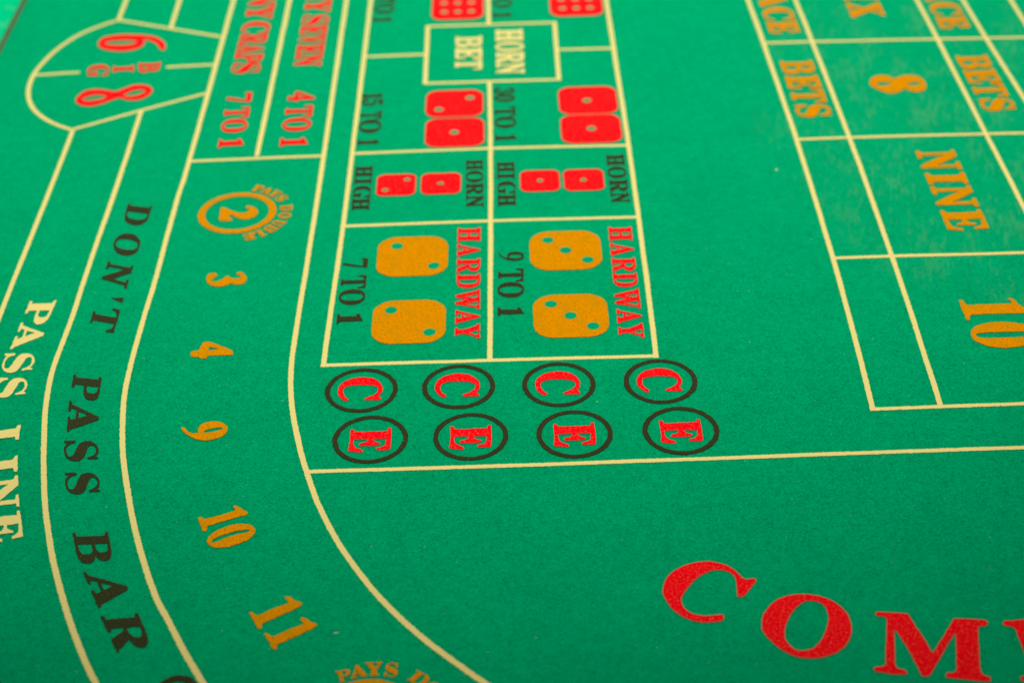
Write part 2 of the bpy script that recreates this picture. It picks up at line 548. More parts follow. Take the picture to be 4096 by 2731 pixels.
def word(zm, chars, base, top, spans, mat, text, color, fringe=None, grow=0.0):
    """straight word read down the picture: base line, cap line, and where each letter starts and ends"""
    (bx0, by0), (bx1, by1) = base
    (tx0, ty0), (tx1, ty1) = top
    B0, B1 = zm.w(bx0, by0), zm.w(bx1, by1)
    T0, T1 = zm.w(tx0, ty0), zm.w(tx1, ty1)
    d = (B1 - B0) + (T1 - T0); d /= np.hypot(*d)
    up = np.array([-d[1], d[0]])
    hgt = np.mean([(T - B0) @ up - (B - B0) @ up for T, B in ((T0, B0), (T1, B1))])
    off = np.mean([(B - B0) @ up for B in (B0, B1)])
    mx0, my0, mx1, my1 = (bx0 + tx0) / 2, (by0 + ty0) / 2, (bx1 + tx1) / 2, (by1 + ty1) / 2

    def s_at(y):
        x = mx0 + (mx1 - mx0) * (y - my0) / (my1 - my0)
        return (zm.w(x, y) - B0) @ d
    for ch, (y0, y1) in zip(chars, spans):
        s0, s1 = s_at(y0), s_at(y1)
        o = B0 + up * off
        q = [o + d * s0, o + d * s1, o + d * s1 + up * hgt, o + d * s0 + up * hgt]
        put(ch, q, mat, text, color, fringe, grow=grow)


# ---- cream border lines
LINE_W = 0.0030


def border(points, w=LINE_W, curved=False, label=None, ext=(0, 0), mat=None):
    P = np.array([back(*p) for p in points])
    if len(P) > 2:
        Q = []
        for i in range(len(P) - 1):
            p1, p2 = P[i], P[i + 1]
            p0 = P[i - 1] if i else p1 - (p2 - p1)
            p3 = P[i + 2] if i + 2 < len(P) else p2 + (p2 - p1)
            for k in range(12):
                t = k / 12
                Q.append(0.5 * ((2 * p1) + (-p0 + p2) * t + (2 * p0 - 5 * p1 + 4 * p2 - p3) * t * t + (-p0 + 3 * p1 - 3 * p2 + p3) * t ** 3))
        Q.append(P[-1]); P = np.array(Q)
        for _ in range(14 if curved else 30):        # fair the measured curve
            P[1:-1] = P[1:-1] * 0.5 + (P[:-2] + P[2:]) * 0.25
    d0 = P[0] - P[1]; d0 /= np.hypot(*d0)
    d1 = P[-1] - P[-2]; d1 /= np.hypot(*d1)
    P = np.vstack([[P[0] + d0 * ext[0]], P, [P[-1] + d1 * ext[1]]])
    seg = np.hypot(*(P[1:] - P[:-1]).T); L = np.concatenate([[0], np.cumsum(seg)])
    n = max(4, int(L[-1] / 0.00075)); s = np.linspace(0, L[-1], n)
    C = np.stack([np.interp(s, L, P[:, 0]), np.interp(s, L, P[:, 1])], 1)
    T = np.gradient(C, axis=0); T /= np.hypot(*T.T)[:, None]
    Nn = np.stack([-T[:, 1], T[:, 0]], 1)
    wob = np.interp(s, np.linspace(0, L[-1], max(3, int(L[-1] / 0.02))), rng.normal(0, 0.00010, max(3, int(L[-1] / 0.02))))
    a = w / 2 + rng.normal(0, 0.00010, n) + wob
    b = w / 2 + rng.normal(0, 0.00010, n) - wob * 0.4
    _zk[0] += 1
    _zl[0] += 1
    z = 0.00012 + _zl[0] * 0.000005
    vs = np.vstack([C + Nn * a[:, None], C - Nn * b[:, None]])
    me = bpy.data.meshes.new('border_line')
    me.from_pydata([(x, y, z) for x, y in vs], [], [(i, i + n, i + n + 1, i + 1) for i in range(n - 1)])
    return link('border_line', me, mat or CREAM, cloth, label)


h = LINE_W / 2
# proposition box
border([(1484, 0), (1458, 223), (1409, 614), (1373, 908), (1315, 1300), (1294, 1461)], ext=(0.15, h))
border([(1953.6, 0), (1955, 101)], ext=(0.15, 0))
border([(1957.6, 330), (1962.5, 594), (1962.5, 886), (1960, 1300), (1959, 1440)])
border([(2425, 0), (2454.5, 196), (2514.7, 582), (2554, 868), (2610, 1300), (2624, 1425)], ext=(0.15, h))
border([(1411, 615.5), (1963, 594), (2513, 582)])
border([(1373, 906), (1962.5, 883.5), (2554, 869)])
border([(1293, 1461.6), (1960, 1441), (2624, 1424)], ext=(h, h))
border([(1711.5, 107), (2218, 91.5)], ext=(h, h))
border([(1701, 335), (2235.7, 319)], ext=(h, h))
border([(1711.5, 107), (1701, 335)])
border([(2218, 91.5), (2235.7, 319)])
border([(1458, 228.5), (1706, 219)])
border([(2226, 200), (2453, 195)])
# strips on the left
border([(935, 0), (759, 640), (705, 810), (627, 1100), (594, 1211), (542, 1386), (513, 1502), (496, 1591), (490, 1703), (491, 1811),
        (504, 1923), (527, 2057), (551, 2164), (585, 2280), (625, 2392), (674, 2482), (732, 2598), (808, 2727), (862, 2810)], curved=True, ext=(0.15, 0))
border([(1159, 0), (1027, 626)], ext=(0.15, 0))
border([(1386.6, 0), (1295, 625), (1252.7, 903.6), (1221, 1100), (1190, 1287), (1169, 1425), (1163, 1523), (1167, 1621), (1179, 1702),
        (1201, 1800), (1228, 1889), (1263, 1992), (1280, 2031), (1315, 2102), (1364, 2187), (1427, 2276), (1503, 2373), (1592, 2464),
        (1703, 2562), (1811, 2642), (1900, 2705), (2010, 2775)], curved=True, ext=(0.15, 0))
border([(564.7, 446), (515.6, 600), (482, 700), (344, 1100), (286, 1278), (228, 1430), (201, 1515), (183, 1627), (176.5, 1745), (175.5, 1878),
        (180, 2012), (193, 2124), (214, 2249), (250, 2392), (294, 2526), (344, 2651), (384, 2731), (432, 2815)], curved=True)
border([(291, 524), (224, 700), (0, 1261), (-45, 1375)])
border([(506.7, 0), (475, 80)], ext=(0.15, 0))
border([(719, 0), (683, 116)], ext=(0.15, 0))
border([(475, 82), (402, 105), (312, 143), (232, 196), (178.6, 245.5), (138, 294.6), (118, 339), (113, 379.5), (123, 420), (156, 460), (214, 495.5), (289, 521)], curved=True)
border([(289, 520), (565, 443), (824, 375)])
border([(475, 82), (683, 116), (884, 149)])
border([(132, 303), (319, 291)])
border([(665, 270), (857, 260)])
border([(760, 647), (1027, 635), (1292, 625)])
border([(1228, 1887), (2000, 1864), (2900, 1832), (3700, 1803), (4096, 1790)], ext=(0, 0.1))
# place bet boxes on the right
border([(2991, 0), (3055, 180), (3186, 558), (3332, 1033), (3421, 1360), (3491, 1636)], ext=(0.15, h))
border([(3181, 0), (3248, 167), (3399, 552), (3567, 1025), (3640, 1240), (3763, 1625)], ext=(0.15, 0))
border([(3666, 0), (3749, 157), (3944, 537), (4096, 832), (4220, 1080)], ext=(0.15, 0))
border([(3850, 0), (3944, 155), (4096, 396), (4200, 560)], ext=(0.15, 0))
border([(4041, 0), (4096, 88), (4200, 255)], ext=(0.15, 0))
border([(3053, 175), (3248, 168.7), (3751, 158), (4096, 151.6)], ext=(0, 0.1))
border([(3187, 559.7), (3398, 551.7), (3944, 537), (4096, 534)], ext=(0, 0.1))
border([(3333, 1034), (3569, 1026), (4096, 1012)], ext=(0, 0.1))
border([(3490, 1637), (3763, 1627), (4096, 1615)], ext=(h, 0.1))

# ---- dice printed on the cloth


def rounded(cx, cy, hw, hh, r, n=10):
    pts = []
    for sx, sy, a0 in ((1, 1, 0), (-1, 1, 90), (-1, -1, 180), (1, -1, 270)):
        for k in range(n + 1):
            a = math.radians(a0 + 90 * k / n)
            pts.append((cx + sx * (hw - r) + r * math.cos(a), cy + sy * (hh - r) + r * math.sin(a)))
    return np.array(pts)


def disc(c, r, n=28):
    t = np.linspace(0, 2 * math.pi, n, endpoint=False)
    return np.stack([c[0] + r * np.cos(t), c[1] + r * np.sin(t)], 1)


def die(zm, xl, xr, ymid, yt, yb, pips, mat, label, rad, pr, fringe=None):
    xm = (xl + xr) / 2
    L, R = zm.w(xl, ymid), zm.w(xr, ymid)
    T, B = zm.w(xm, yt), zm.w(xm, yb)
    cx = (L[0] + R[0]) / 2; cy = (T[1] + B[1]) / 2
    hw = (R[0] - L[0]) / 2; hh = (T[1] - B[1]) / 2
    o = printed('die_face', [rounded(cx, cy, hw, hh, rad * 2 * hw)], mat, label, fringe, off=0.0006)
    for p in pips:
        c = zm.w(*p)
        if fringe:
            printed('pip', [disc(c, pr), ], fringe, None, parent=o, amp=0.00006, z=ZINK + 0.00007)
            printed('pip', [disc(c, pr * 0.66), ], FELT, None, parent=o, amp=0.00006, z=ZINK + 0.00013)
        else:
            printed('pip', [disc(c, pr), ], FELT, None, parent=o, amp=0.00010, z=ZINK + 0.00007)


def T_(w): return w


RED_L = 'red printed die face with '
ptsix = [(170, 35), (293, 33), (415, 30), (172, 115), (295, 112), (415, 108)]
die(Z17, 65, 522, 80, -52, 178, ptsix, RED, RED_L + 'six dots left above the HORN BET box', .22, .0031, HALO)
die(Z17, 1120, 1588, 40, -85, 146, [(1220, 3), (1345, 1), (1470, -2), (1232, 82), (1355, 80), (1480, 75)], RED, RED_L + 'six dots right above the HORN BET box', .22, .0031, HALO)
die(Z17, 12, 518, 930, 816, 1050, [(402, 882), (125, 987)], RED, RED_L + 'two dots under the HORN BET box', .22, .0035, HALO)
die(Z17, 6, 528, 1190, 1064, 1318, [(263, 1190)], RED, RED_L + 'one dot below the two dot face', .22, .0035, HALO)
die(Z17, 1200, 1718, 900, 783, 1025, [(1450, 906)], RED, RED_L + 'one dot, upper of the pair by 30 TO 1', .22, .0035, HALO)
die(Z17, 1220, 1756, 1155, 1032, 1285, [(1492, 1156)], RED, RED_L + 'one dot, lower of the pair by 30 TO 1', .22, .0035, HALO)
die(Z96, 1362, 1706, 318, 224, 412, [(1632, 270), (1434, 364)], RED, RED_L + 'two dots between HIGH and HORN', .2, .0023, HALO)
die(Z96, 1759, 2111, 305, 214, 397, [(1932, 304)], RED, RED_L + 'one dot beside the left HORN', .2, .0023, HALO)
die(Z196, 407, 757, 280, 188, 373, [(583, 278)], RED, RED_L + 'one dot beside the right HIGH', .2, .0023, HALO)
die(Z196, 796, 1152, 272, 179, 366, [(970, 272)], RED, RED_L + 'one dot beside the right HORN', .2, .0023, HALO)
GL = 'gold printed die face with '
die(Z96, 1364, 1997, 958, 781, 1134, [(1542, 865), (1870, 1041)], GOLD, GL + 'two dots, upper of the 7 TO 1 pair', .29, .0038)
die(Z96, 1320, 1977, 1545, 1351, 1737, [(1488, 1438), (1832, 1636)], GOLD, GL + 'two dots, lower of the 7 TO 1 pair', .29, .0038)
die(Z196, 491, 1132, 905, 731, 1079, [(652, 813), (812, 903), (1010, 988)], GOLD, GL + 'three dots, upper of the 9 TO 1 pair', .29, .0038)
die(Z196, 522, 1194, 1490, 1297, 1683, [(680, 1385), (858, 1487), (1059, 1580)], GOLD, GL + 'three dots, lower of the 9 TO 1 pair', .29, .0038)

# ---- C and E circles
boxes = []
for zm, x0, x1, y0, y1 in ((Z1013, 672, 1326, 390, 785), (Z1013, 1542, 2197, 358, 753), (Z1913, 420, 1083, 338, 733), (Z1913, 1330, 1993, 310, 707),
                           (Z1013, 738, 1416, 813, 1243), (Z1013, 1645, 2310, 788, 1217), (Z1913, 548, 1237, 766, 1194), (Z1913, 1500, 2190, 735, 1163)):
    boxes.append((zm.px(x0, y0), zm.px(x1, y1)))


def fit_circle(p0, p1):
    c = back((p0[0] + p1[0]) / 2, (p0[1] + p1[1]) / 2)
    r = 0.02
    for _ in range(25):
        q = proj(disc(c, r, 90))
        w = np.ptp(q[:, 0]); hh = np.ptp(q[:, 1])
        r *= 0.5 * ((p1[0] - p0[0]) / w + (p1[1] - p0[1]) / hh)
        dx = (p0[0] + p1[0]) / 2 - (q[:, 0].min() + q[:, 0].max()) / 2
        dy = (p0[1] + p1[1]) / 2 - (q[:, 1].min() + q[:, 1].max()) / 2
        a = back((p0[0] + p1[0]) / 2, (p0[1] + p1[1]) / 2); b = back((p0[0] + p1[0]) / 2 + dx, (p0[1] + p1[1]) / 2 + dy)
        c = c + (b - a) * 0.8
    return c, r


C_T = "1390,1105* 1450,1040 1495,960 1500,870 1470,780 1400,700 1290,630 1160,585 1000,568 850,572 700,595 560,630 430,690 310,780 250,870 228,970 240,1070 290,1150 370,1215 440,1250 490,1245* 525,1205 500,1175* 440,1140 400,1080 370,1000 380,930 420,870 500,835 600,810 740,795 900,790 1040,790 1180,800 1290,825 1350,860 1385,920 1360,980 1300,1040 1200,1100 1080,1140 1010,1175 990,1205* 1050,1222* 1240,1217 1420,1215* 1465,1180* 1440,1145*"
E_T = "595,415* 690,420* 710,480 740,492* 1000,485 1640,462* 1650,400 1680,378* 1750,378* 1745,600 1730,800 1720,900 1700,960 1670,1000* 1500,1005 1330,998* 1318,960 1350,935* 1450,920 1530,890 1580,840 1595,760 1612,690* 1590,680* 1220,690* 1250,740 1320,780 1400,790 1440,820* 1410,850 1340,870* 1100,885 850,885* 828,860 860,810* 980,795 1060,750 1090,705* 1060,690* 700,705* 670,740 665,800 680,870 730,930 850,975 910,1000 930,1040* 910,1070* 720,1060 560,1045* 525,1020 525,960* 560,850 575,650"
fits = [fit_circle(*b) for b in boxes]
cshape = traced(ZC, C_T)[0] - fits[0][0]
eshape = traced(ZE, E_T)[0] - fits[4][0]
place = ['leftmost', 'second', 'third', 'rightmost']
for i, (c, r) in enumerate(fits):
    let = 'C' if i < 4 else 'E'
    out, inn = disc(c, r, 120), disc(c, r * 0.860, 120)
    printed('ring', [out, inn], BLACK, f'black ring round the {place[i % 4]} {let}', None, amp=0.00012)
    printed('letter', [(cshape if i < 4 else eshape) + c], RED, f'red letter {let} in the {place[i % 4]} {let} circle', HALO, off=0.00022, amp=0.00010)

# ---- ring with 2 and PAYS DOUBLE
rc, rr = fit_circle(Z76.px(178, 367), Z76.px(1795, 1245))
_, ri = fit_circle(Z76.px(320, 466), Z76.px(1645, 1146))
printed('number_ring', [disc(rc, rr * 0.99, 140), disc(rc, ri * 1.02, 120)], GOLD, 'gold ring round the numeral 2', amp=0.00009)
printed('numeral', traced(Z76, "650,690* 730,690* 850,745 960,785 1080,805 1180,790 1240,755* 1245,735 1200,715 1165,685* 1190,655* 1260,660 1350,690 1410,745 1422,800 1390,850 1320,900 1200,930 1100,935 1000,905 900,860 840,840* 815,865 830,905* 870,925 885,945 865,970* 740,970 640,970* 605,945* 625,840"),
        GOLD, 'gold numeral 2 inside its ring', amp=0.00006)


def arc_text(chars, c, rb, rt, angs, wid, mat, text, color):
    for ch, a, wd in zip(chars, angs, wid):
        u = np.array([math.cos(a), math.sin(a)]); d = np.array([u[1], -u[0]])
        q = [c + u * rb - d * wd / 2, c + u * rb + d * wd / 2, c + u * rt + d * wd / 2 * 1.08, c + u * rt - d * wd / 2 * 1.08]
        put(ch, q, mat, text, color, amp=0.00006, grow=0.00014)


def ang(c, p):
    return math.atan2(p[1] - c[1], p[0] - c[0])


cen = [(1440, 285), (1615, 340), (1800, 390), (1920, 495), (2005, 702), (1965, 858), (1850, 1018), (1668, 1125), (1440, 1240), (1240, 1300)]
pts = [Z76.w(*p) for p in cen]
angs = [ang(rc, p) for p in pts]
rad = float(np.mean([np.hypot(*(p - rc)) for p in pts]))
Hh = 0.0080
arc_text('PAYSDOUBLE', rc, rad - Hh / 2, rad + Hh / 2, angs, [.0066, .0070, .0070, .0060, .0068, .0066, .0070, .0070, .0066, .0066], GOLD, 'PAYS DOUBLE round the 2', 'gold')

# lower ring, mostly below the frame
topw = ZPD.w(800, 458)
rc2 = topw + np.array([-0.0035, -rr])
printed('number_ring', [disc(rc2, rr, 140), disc(rc2, ri, 120)], GOLD, 'gold ring at the bottom edge of the picture', amp=0.00009)


def pdq(ch, q):
    putz(ZPD, ch, q, GOLD, 'PAYS DOUBLE at the bottom edge', 'gold')


pdq('P', [(240, 515), (385, 480), (400, 290), (165, 340)])
pdq('A', [(405, 445), (672, 400), (620, 225), (380, 240)])
pdq('Y', [(640, 405), (905, 395), (905, 185), (632, 195)])
pdq('S', [(925, 415), (1125, 425), (1165, 205), (955, 200)])
pdq('D', [(1290, 465), (1500, 600), (1690, 430), (1440, 315)])
pdq('O', [(1530, 610), (1700, 760), (1860, 600), (1690, 470)])

# ---- numbers of the field strip
printed('numeral', traced(Z06, "2125,1100* 2160,1095 2200,1130 2210,1165 2180,1200 2120,1210 2070,1200 2030,1215 1970,1228 1900,1220 1860,1190 1850,1150 1870,1115 1910,1105 1940,1108* 1945,1130 1910,1160 1890,1182* 1930,1182 1990,1165 2020,1140 2040,1130* 2060,1145 2100,1155 2140,1150 2158,1143* 2145,1125 2120,1115"),
        GOLD, 'gold numeral 3 below the ringed 2')
printed('numeral', traced(Z011, "1825,607* 1890,605 2060,670 2085,690* 2085,718 2060,722* 1900,725 1855,735 1850,750* 1810,752 1780,738* 1720,735 1708,715* 1715,690 1740,682* 1785,680* 1800,640", "1875,645* 1960,668* 1865,682*"),
        GOLD, 'gold numeral 4 below the 3')
printed('numeral', traced(Z011, "1625,1365* 1650,1370* 1680,1400 1710,1415 1750,1420 1780,1412* 1778,1390 1790,1355 1840,1325 1920,1315 1990,1325 2035,1360 2038,1395 2010,1435 1950,1465 1870,1483 1800,1483 1730,1465 1670,1430 1632,1390*", "1825,1414 1850,1390 1910,1375 1970,1370 1995,1380 1960,1397 1890,1410"),
        GOLD, 'gold numeral 9 below the 4')
printed('numeral', traced(Z718, "385,810* 410,835 460,843* 700,785 900,720* 905,705* 865,665* 890,645* 950,665 1070,735* 1085,765 1060,785* 800,860 560,930* 500,945 480,965 475,1005* 455,1030 415,1030* 400,985 340,830*"),
        GOLD, 'gold numeral 1 of the 10 below the 9')
printed('numeral', traced(Z718, "480,1170 520,1100 620,1020 780,955 950,920 1100,930 1180,970 1200,1020 1160,1100 1060,1170 900,1230 740,1270 600,1272 510,1235", "540,1187 600,1130 750,1075 900,1030 1050,1005 1120,1012 1080,1045 900,1085 750,1130 640,1180 580,1195"),
        GOLD, 'gold numeral 0 of the 10 below the 9')
ONE = "215,945* 240,935* 280,960 310,962* 430,905 570,855* 560,830 535,815* 555,793* 590,805 640,835 685,848* 692,868* 640,900 520,955 400,1010* 350,1030 330,1050 332,1078* 305,1085* 285,1060 250,1000*"
printed('numeral', traced(Z920, ONE), GOLD, 'gold numeral 1, upper one of the 11')
printed('numeral', traced(Z920, ONE, shift=(135, 188)), GOLD, 'gold numeral 1, lower one of the 11')

# ---- big 6 and 8
printed('numeral', traced(Z00, "880,410 885,375 930,340 1050,318 1200,315 1350,325 1430,350 1480,390 1488,430 1465,462* 1430,445* 1400,400 1340,370 1290,362* 1300,390 1260,430 1180,455 1080,465 960,455 900,435", "948,387 1010,374 1100,368 1190,370 1215,383 1170,399 1060,407 980,402"),
        RED, 'red outlined numeral 6 over the word BIG', HALO, off=0.0006, inset=0.0006)
printed('numeral', traced(Z00, "675,910 690,870 760,820 860,803 950,810 1030,822 1100,800 1180,770 1260,762 1340,775 1370,810 1350,850 1280,890 1200,905 1120,900 1070,885 1000,905 900,940 800,958 710,945", "745,895 790,870 870,858 940,865 920,885 850,900 780,905", "1120,855 1180,825 1250,810 1295,820 1270,840 1200,860 1140,865"),
        RED, 'red outlined numeral 8 under the word BIG', HALO, off=0.0006, inset=0.0006)
for ch, q in (('B', [(1245, 572), (1240, 655), (1425, 645), (1440, 562)]), ('I', [(1015, 600), (1013, 652), (1196, 645), (1200, 590)]), ('G', [(790, 595), (785, 690), (970, 680), (978, 582)])):
    putz(Z00, ch, q, RED, 'BIG', 'red')

# ---- words inside the proposition box
word(ZHL, 'HARDWAY', ((156, 100), (124, 1400)), ((430, 100), (416, 1400)), [(100, 265), (293, 441), (470, 637), (655, 825), (845, 1080), (1085, 1256), (1262, 1438)], RED, 'HARDWAY over the 7 TO 1 dice', 'red', HALO)
word(ZHR, 'HARDWAY', ((190, 95), (322, 1395)), ((468, 90), (618, 1395)), [(90, 253), (280, 435), (462, 628), (645, 812), (837, 1072), (1077, 1247), (1252, 1427)], RED, 'HARDWAY over the 9 TO 1 dice', 'red', HALO)
word(Z13, '7TO1', ((252, 530), (165, 1320)), ((598, 530), (527, 1320)), [(470, 598), (708, 888), (900, 1115), (1240, 1372)], BLACK, '7 TO 1', 'black')
word(Z196b, '9TO1', ((118, 400), (107, 1210)), ((470, 400), (470, 1210)), [(375, 508), (610, 792), (800, 1014), (1150, 1265)], BLACK, '9 TO 1', 'black')
word(Z90, '15TO1', ((1236, 850), (1187, 1300)), ((1420, 850), (1382, 1300)), [(842, 880), (888, 952), (1002, 1070), (1076, 1195), (1255, 1300)], BLACK, '15 TO 1 by the two dice', 'black')
word(Z17, '30TO1', ((618, 800), (632, 1250)), ((802, 800), (820, 1250)), [(788, 845), (852, 915), (958, 1045), (1050, 1150), (1212, 1262)], BLACK, '30 TO 1 by the single dot dice', 'black')
word(Z90, '15TO1', ((1352, 0), (1325, 200)), ((1525, 0), (1500, 200)), [(-130, -98), (-92, -48), (-25, 35), (42, 125), (160, 200)], BLACK, '15 TO 1 cut by the top edge', 'black')
word(Z17, '30TO1', ((610, 0), (612, 158)), ((778, 0), (780, 158)), [(-175, -135), (-130, -90), (-70, -12), (-8, 75), (118, 158)], BLACK, '30 TO 1 cut by the top edge', 'black')
word(Z18, 'HORN', ((955, 380), (985, 1290)), ((1515, 380), (1550, 1290)), [(375, 608), (628, 832), (848, 1062), (1072, 1290)], CREAM, 'HORN in the HORN BET box', 'cream', grow=0.0002)
word(Z18, 'BET', ((124, 530), (116, 1200)), ((664, 530), (662, 1200)), [(518, 740), (755, 985), (990, 1208)], CREAM, 'BET in the HORN BET box', 'cream', grow=0.0002)
word(Z96, 'HIGH', ((1172, 150), (1133, 540)), ((1327, 150), (1290, 540)), [(148, 245), (258, 308), (325, 428), (437, 540)], BLACK, 'HIGH left of the two dot die', 'black')
word(Z96, 'HORN', ((2158, 95), (2160, 510)), ((2312, 90), (2318, 510)), [(92, 180), (190, 292), (300, 400), (408, 514)], BLACK, 'HORN in the left cell', 'black')
word(Z196, 'HIGH', ((197, 115), (205, 500)), ((352, 115), (368, 500)), [(110, 198), (210, 262), (283, 392), (402, 503)], BLACK, 'HIGH in the right cell', 'black')
word(Z196, 'HORN', ((1172, 50), (1222, 470)), ((1335, 50), (1388, 470)), [(45, 142), (152, 255), (268, 378), (386, 474)], BLACK, 'HORN in the right cell', 'black')

# ---- proposition strips
word(Z90b, 'ANYCRAPS', ((322, 500), (135, 1230)), ((800, 480), (622, 1230)), [(-310, -120), (-110, 125), (130, 345), (400, 618), (628, 795), (800, 965), (975, 1128), (1138, 1322)], RED, 'ANY CRAPS', 'red', HALO)
word(Z90, '7TO1', ((8, 880), (-42, 1300)), ((250, 880), (152, 1300)), [(838, 918), (965, 1062), (1072, 1190), (1250, 1322)], RED, '7 TO 1 after ANY CRAPS', 'red', HALO)
word(Z90b, 'ANYSEVEN', ((1405, 290), (1245, 1180)), ((1868, 290), (1715, 1180)), [(-400, -240), (-230, 15), (20, 225), (280, 455), (465, 640), (645, 800), (812, 985), (995, 1190)], RED, 'ANY SEVEN', 'red', HALO)
word(Z90, '4TO1', ((565, 880), (492, 1300)), ((803, 880), (736, 1300)), [(825, 910), (950, 1052), (1062, 1178), (1240, 1312)], RED, '4 TO 1 after ANY SEVEN', 'red', HALO)

# ---- DON'T PASS BAR
dp = "DON'T PASS BAR"
for zm, ch, q in ((Z06, 'D', [(1152, 480), (1092, 662), (1306, 692), (1367, 503)]), (Z06, 'O', [(1052, 738), (998, 930), (1222, 965), (1276, 768)]),
                  (Z06, 'N', [(970, 1000), (908, 1180), (1132, 1246), (1200, 1038)]), (Z06, "'", [(1010, 1310), (998, 1352), (1102, 1376), (1118, 1322)]),
                  (Z011, 'T', [(855, 268), (788, 487), (1018, 524), (1082, 312)]), (Z011, 'P', [(660, 893), (622, 1100), (885, 1135), (914, 918)]),
                  (Z011, 'A', [(620, 1130), (598, 1404), (874, 1422), (896, 1150)]), (Z017, 'S', [(576, 138), (584, 328), (884, 322), (874, 140)]),
                  (Z017, 'S', [(582, 424), (600, 626), (900, 614), (880, 425)]), (Z017, 'B', [(650, 968), (702, 1246), (1022, 1226), (966, 960)]),
                  (Z020, 'A', [(743, 576), (882, 894), (1212, 872), (1075, 557)]), (Z020, 'R', [(898, 970), (1048, 1292), (1372, 1262), (1236, 942)])):
    putz(zm, ch, q, BLACK, dp, 'black', None, 0.00010)
bc = back(706, 2718 + 47)
rb_, = [0.0100]
printed('ring', [disc(bc, rb_, 60), disc(bc, rb_ * .62, 48)], BLACK, "black ring cut by the bottom edge after BAR", amp=0.0001)

# ---- PASS LINE
pl = 'PASS LINE'
U = (-300, 38)


def from_top(a, b):
    return [(a[0] + U[0], a[1] + U[1]), (b[0] + U[0], b[1] + U[1]), b, a]


for zm, ch, q in ((Z011, 'P', [(272, 238), (178, 446), (412, 448), (510, 230)]), (Z011, 'A', [(187, 433), (93, 668), (346, 652), (438, 418)]),
                  (Z011, 'S', [(48, 702), (10, 888), (282, 868), (320, 700)]), (Z011, 'S', [(-22, 922), (-48, 1112), (224, 1086), (252, 918)]),
                  (Z017, 'L', from_top((188, 0), (150, 238))), (Z017, 'I', from_top((160, 275), (156, 418))),
                  (Z017, 'N', from_top((160, 452), (176, 732))), (Z017, 'E', from_top((180, 768), (212, 1022)))):
    putz(zm, ch, q, CREAM, pl, 'cream', None, 0.00012)

# ---- COME
printed('letter', traced(Z2521, "1115,432* 1150,440 1215,428* 1235,450* 1190,510 1130,580 1095,605* 1060,600* 1055,560 1050,470 1020,400 960,360 880,350 800,360 700,410 620,480 550,570 525,640 560,710 630,760 720,780 800,780 915,770* 930,800 915,825* 800,842 680,835 560,795 450,720 380,620 358,540 375,460 430,385 520,325 640,285 760,272 880,285 990,325 1060,380"),
        RED, 'large red letter C of COME', HALO, off=0.00028)
printed('letter', traced(Z2521, "1290,870 1300,780 1370,680 1480,610 1620,580 1760,585 1900,620 2020,690 2100,780 2130,900 2110,1000 2040,1090 1930,1150 1780,1178 1620,1165 1480,1100 1370,1010 1300,930", "1500,950 1510,870 1550,780 1610,700 1690,645 1780,640 1860,670 1905,740 1915,820 1890,920 1840,1020 1770,1085 1680,1110 1600,1100 1540,1050 1505,1000"),
        RED, 'large red letter O of COME', HALO, off=0.00028)
printed('letter', traced(Z3222, "615,640* 800,645 985,660* 1060,780 1180,960 1265,1110* 1290,1105* 1400,930 1530,715* 1700,720 1900,735* 1925,765 1905,800* 1840,805 1808,830* 1815,1000 1830,1300* 1860,1370 1950,1405* 1958,1440 1940,1455* 1700,1435 1440,1405* 1435,1370 1460,1352* 1530,1350 1560,1300* 1555,1100 1548,900* 1530,890* 1430,1060 1330,1230 1240,1375* 1200,1395 1150,1380* 1070,1220 1000,1090 900,930 840,850* 825,850* 830,1050 828,1240* 860,1295 950,1320* 972,1350 950,1372* 780,1360 610,1335* 588,1305 610,1285* 680,1280 725,1250* 730,1050 740,730* 710,695 640,685* 610,670"),
        RED, 'large red letter M of COME', HALO, off=0.00028)
printed('letter', traced(Z3222, "2115,745* 2250,735 2352,725* 2800,690* 2830,860* 2780,870* 2720,790 2540,790* 2560,1000* 2700,1000* 2720,1080* 2570,1090* 2600,1330 2760,1320 2850,1250* 2900,1260* 2880,1460* 2600,1450* 2325,1445* 2308,1415 2325,1392* 2370,1392 2430,1370* 2400,1250 2330,1040 2270,890* 2240,825 2180,802 2120,795* 2105,770"),
        RED, 'large red letter E of COME at the right edge', HALO, off=0.00028)

# ---- place boxes on the right
printed('numeral', traced(Z335, "500,1310 520,1250 580,1205 680,1190 790,1200 860,1230 905,1240 960,1215 1050,1190 1180,1192 1290,1220 1360,1280 1390,1350 1370,1410 1310,1445 1220,1450 1130,1430 1060,1400 1000,1430 920,1465 820,1470 700,1440 580,1390 520,1350", "610,1325 650,1302 740,1293 830,1305 840,1325 780,1350 690,1358 630,1345", "1098,1332 1150,1300 1220,1290 1285,1310 1290,1335 1230,1350 1150,1352"),
        GOLD, 'gold numeral 8 in the place boxes')
word(Z306, 'NINE', ((1268, 20), (1560, 720)), ((1617, 20), (1930, 720)), [(10, 182), (210, 312), (328, 515), (543, 725)], GOLD, 'NINE', 'gold', grow=0.0002)
word(Z29, 'BETS', ((412, 460), (548, 875)), ((645, 460), (800, 875)), [(460, 553), (570, 667), (673, 770), (786, 878)], GOLD, 'BETS in the left column', 'gold', grow=0.00042)
word(Z375, 'BETS', ((365, 130), (905, 1190)), ((948, 130), (1565, 1190)), [(122, 375), (392, 668), (672, 925), (962, 1200)], GOLD, 'BETS in the right column', 'gold', grow=0.00042)
word(Z30, 'ACE', ((338, 462), (645, 1300)), ((958, 462), (1275, 1300)), [(-140, 145), (172, 440), (460, 706)], GOLD, 'PLACE in the left column', 'gold', grow=0.00042)
